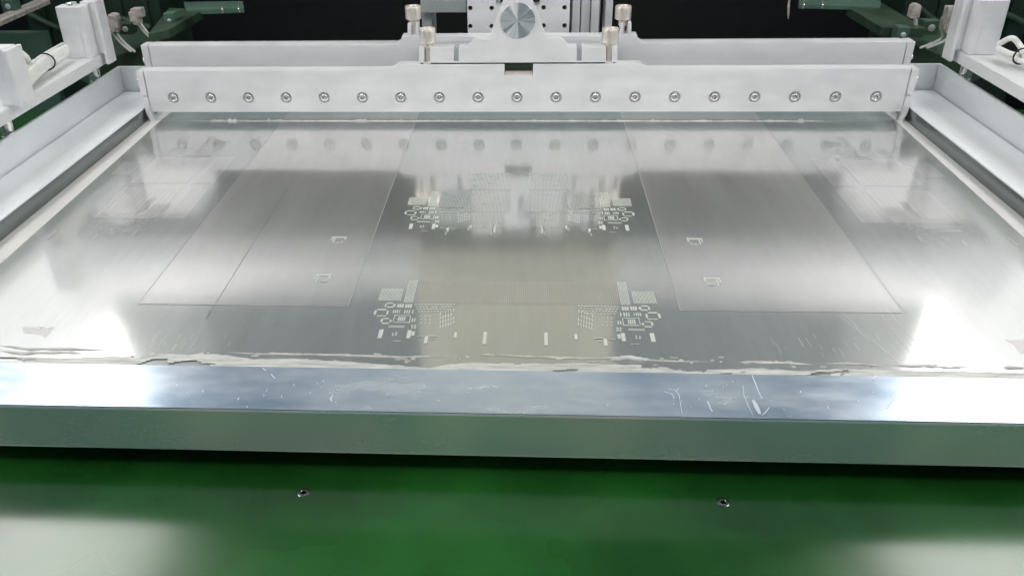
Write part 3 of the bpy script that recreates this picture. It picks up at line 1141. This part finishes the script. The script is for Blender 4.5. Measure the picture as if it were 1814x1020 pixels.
cable_bundle('white cables with a black tie, lying on the left upper beam', [
    [az(15, 168, .056), az(50, 140, .058), az(80, 112, .060), az(118, 88, .060)],
    [az(18, 160, .058), az(48, 132, .061), az(78, 106, .062), az(116, 84, .062)],
    [az(22, 150, .057), az(45, 124, .060), az(74, 102, .060), az(112, 80, .058)],
    [az(25, 176, .054), az(60, 140, .055), az(84, 118, .057), az(118, 96, .057)],
    [az(-5, 98, .070), az(8, 91, .074), az(28, 90, .074), az(45, 100, .070), az(52, 112, .062), az(60, 126, .060)]],
    0.0021, (az(79, 110, .0595), 0.0062), az(66, 126, .0565))
cable_bundle('short looped white cables beside the right post, at the picture edge', [
    [az(1768, 86, .060), az(1790, 96, .060), az(1812, 100, .058), az(1835, 112, .058)],
    [az(1770, 78, .062), az(1792, 68, .068), az(1806, 80, .064), az(1816, 100, .060)],
    [az(1772, 92, .057), az(1795, 104, .057), az(1822, 112, .056)]],
    0.0020, (az(1810, 100, .0595), 0.0055))

# ------------------------------------------------------------------ dark machine parts behind
def slab(name, label, cat, corners, thick, m, group=None):
    """plate from 4 world corners, thickened downwards"""
    b = B()
    hi = [b.verts.new(p) for p in corners]
    lo = [b.verts.new(Vector(p) - Vector((0, 0, thick))) for p in corners]
    b.faces.new(hi); b.faces.new(lo)
    for i in range(4):
        b.faces.new((hi[i], hi[(i + 1) % 4], lo[(i + 1) % 4], lo[i]))
    o = obj(name, b, m, None, 0.0006)
    tag(o, label, cat, group)
    return o


slab('machine_rail', 'dark green rail running back behind the left post', 'rail',
     [az(160, 116, .030), az(270, 76, .030), az(240, 34, .030), az(110, 92, .030)], 0.02, 'green_metal')
slab('machine_bracket', 'dull green bracket plate left of the black opening', 'bracket',
     [az(262, 60, .05), az(300, 52, .05), az(360, 18, .05), az(300, 14, .05)], 0.008, 'green_metal')
slab('machine_shelf', 'thin green shelf at the top edge, left of the black opening', 'shelf',
     [az(330, 18, .052), az(432, 14, .052), az(430, 2, .052), az(325, 4, .052)], 0.005, 'teal_metal')
slab('machine_shelf', 'thin green shelf at the top edge, right of the black opening', 'shelf',
     [az(1415, 8, .052), az(1560, 12, .052), az(1560, -2, .052), az(1415, -2, .052)], 0.004, 'teal_metal')
slab('machine_bracket', 'dull green bracket plate right of the black opening', 'bracket',
     [az(1500, 12, .05), az(1560, 48, .05), az(1640, 50, .05), az(1560, 4, .05)], 0.008, 'green_metal')
slab('machine_rail', 'dark green rail running back behind the right post', 'rail',
     [az(1592, 70, .030), az(1712, 114, .030), az(1760, 92, .030), az(1625, 30, .030)], 0.02, 'green_metal')
slab('diagonal_strut', 'pale tan strut crossing the top left corner', 'strut',
     [az(-8, 42, .06), az(88, 0, .06), az(80, -8, .06), az(-8, 30, .06)], 0.004, 'cream_plastic')
b = B(); c = at_y(30, 80, 0.16); bx(b, c.x - 0.045, c.x + 0.030, 0.16, 0.17, -0.1, c.z + 0.012)
o = obj('back_panel', b, 'teal_metal', None, 0.001); tag(o, 'dull teal panel behind the cables at the far left', 'panel')
b = B(); c = at_y(1700, 80, 0.16); bx(b, c.x - 0.08, c.x + 0.02, 0.16, 0.17, -0.1, c.z - 0.012)
o = obj('back_panel', b, 'green_metal', None, 0.001); tag(o, 'dark green panel low behind the right post', 'panel')

conn = [((198, 40), (13, 22), 'larger crumpled pale connector block just right of the left post', .07),
        ((244, 30), (9, 14), 'smaller pale connector block behind the left post', .07),
        ((1678, 32), (14, 20), 'larger pale connector block just left of the right post', .07),
        ((1622, 18), (9, 12), 'small pale connector block high behind the right rail', .07)]
for (px, py), (wx, wy), lab, z in conn:
    y = 0.10
    c = at_y(px, py, y)
    k = 0.00052
    w, h = wx * k, wy * k
    t = thing('connector_block', lab, 'connector', (c.x, y, c.z - h), 'pale connector blocks behind the posts')
    b = B()
    for i in range(7):
        a = c + Vector((random.uniform(-w, w) * 0.55, random.uniform(-.003, .003), random.uniform(-h, h) * 0.55))
        ss = random.uniform(0.35, 0.6)
        bx(b, a.x - w * ss, a.x + w * ss, a.y - 0.005, a.y + 0.005, a.z - h * ss, a.z + h * ss)
    obj('connector_body', b, 'cream_plastic', t, 0.0006)
    b = B()
    for i in range(3):
        p0 = c + Vector((random.uniform(-w, w) * 0.5, 0, -h * 0.8))
        tube(b, smooth_path([p0, p0 + Vector((0.004, 0.004, -0.010)), p0 + Vector((0.012 * (1 if px < 900 else -1), 0.004, -0.018))], 6), 0.0011, 8)
    obj('connector_wire', b, 'white_plastic', t, smooth=True)

# fittings on the dark rails
def fitting(name, label, cat, px, py, y, w, h, d, m, group=None):
    c = at_y(px, py, y)
    t = thing(name, label, cat, (c.x, c.y, c.z - h / 2), group)
    b = B(); bx(b, c.x - w / 2, c.x + w / 2, c.y, c.y + d, c.z - h / 2, c.z + h / 2)
    obj('fitting_body', b, m, t, 0.0006)
    b = B(); lathe(b, [(w * 0.22, -0.001), (w * 0.22, 0.0006), (w * 0.12, 0.0012)], (c.x, c.y, c.z), (0, -1, 0), 14)
    obj('fitting_screw', b, 'anodised_dark', t, smooth=True)


fitting('sensor_block', 'small dark green sensor block under the left shelf end', 'sensor', 300, 38, 0.14, 0.010, 0.014, 0.012, 'teal_metal')
fitting('sensor_block', 'small green sensor block between the two left pale connectors', 'sensor', 222, 52, 0.12, 0.012, 0.010, 0.012, 'green_metal')
fitting('sensor_block', 'small green sensor block right of the rear squeegee end', 'sensor', 1600, 62, 0.08, 0.010, 0.012, 0.012, 'teal_metal')
fitting('sensor_block', 'dark green block between the pale connectors on the right', 'sensor', 1650, 50, 0.12, 0.014, 0.012, 0.012, 'green_metal')
fitting('sensor_block', 'tiny green block at the very top left corner', 'sensor', 14, 12, 0.14, 0.012, 0.012, 0.012, 'teal_metal')
for px, py, lab in ((395, 20, 'left of two small bolts hanging under the left green shelf'), (424, 19, 'right of two small bolts hanging under the left green shelf'),
                    (1423, 12, 'left of two small bolts hanging under the right green shelf'), (1456, 12, 'right of two small bolts hanging under the right green shelf')):
    c = at_y(px, py, 0.12)
    b = B(); lathe(b, [(0.0014, -0.0015), (0.0014, 0.0016), (0.0008, 0.0022), (0.0008, 0.005)], c, (0, 0, 1), 12)
    o = obj('hanging_bolt', b, 'bright_screw', None, smooth=True)
    tag(o, lab, 'bolt', 'bolts under the green shelves')
b = B(); c = at_y(1397, 10, 0.11); d = at_y(1396, 34, 0.11)
tube(b, [c + Vector((0, 0, 0.01)), c, d.lerp(c, 0.3), d], [0.0010, 0.0010, 0.0009, 0.0003], 10)
o = obj('hanging_rod', b, 'cream_plastic', None, smooth=True); tag(o, 'thin tan pointed rod hanging in the black opening on the right', 'rod')

for px0, px1, py1, lab in ((55, 292, 62, 'very dark green housing behind the left post'), (1590, 1812, 70, 'very dark green housing behind the right post')):
    a_, c_ = at_y(px0, py1, 0.26), at_y(px1, py1, 0.26)
    t = thing('machine_housing', lab, 'housing', ((a_.x + c_.x) / 2, 0.26, a_.z - 0.1), 'dark housings behind the posts')
    b = B(); bx(b, a_.x, c_.x, 0.26, 0.34, a_.z - 0.10, 0.13)
    obj('housing_shell', b, 'deep_green', t, 0.002)
    for k in range(5):
        xx = a_.x + (c_.x - a_.x) * (0.12 + 0.19 * k)
        b = B(); bx(b, xx - 0.006, xx + 0.006, 0.257, 0.2598, a_.z - 0.02, 0.12)
        obj('housing_rib', b, 'deep_green', t, 0.0008)
    b = B()
    p0 = Vector((a_.x + 0.01, 0.25, 0.035)); p1 = Vector((c_.x - 0.01, 0.25, 0.02))
    tube(b, smooth_path([p0, p0.lerp(p1, .3) + Vector((0, 0, -.012)), p0.lerp(p1, .7) + Vector((0, 0, .006)), p1], 8), 0.003, 8)
    obj('hose', b, 'green_metal', t, smooth=True)
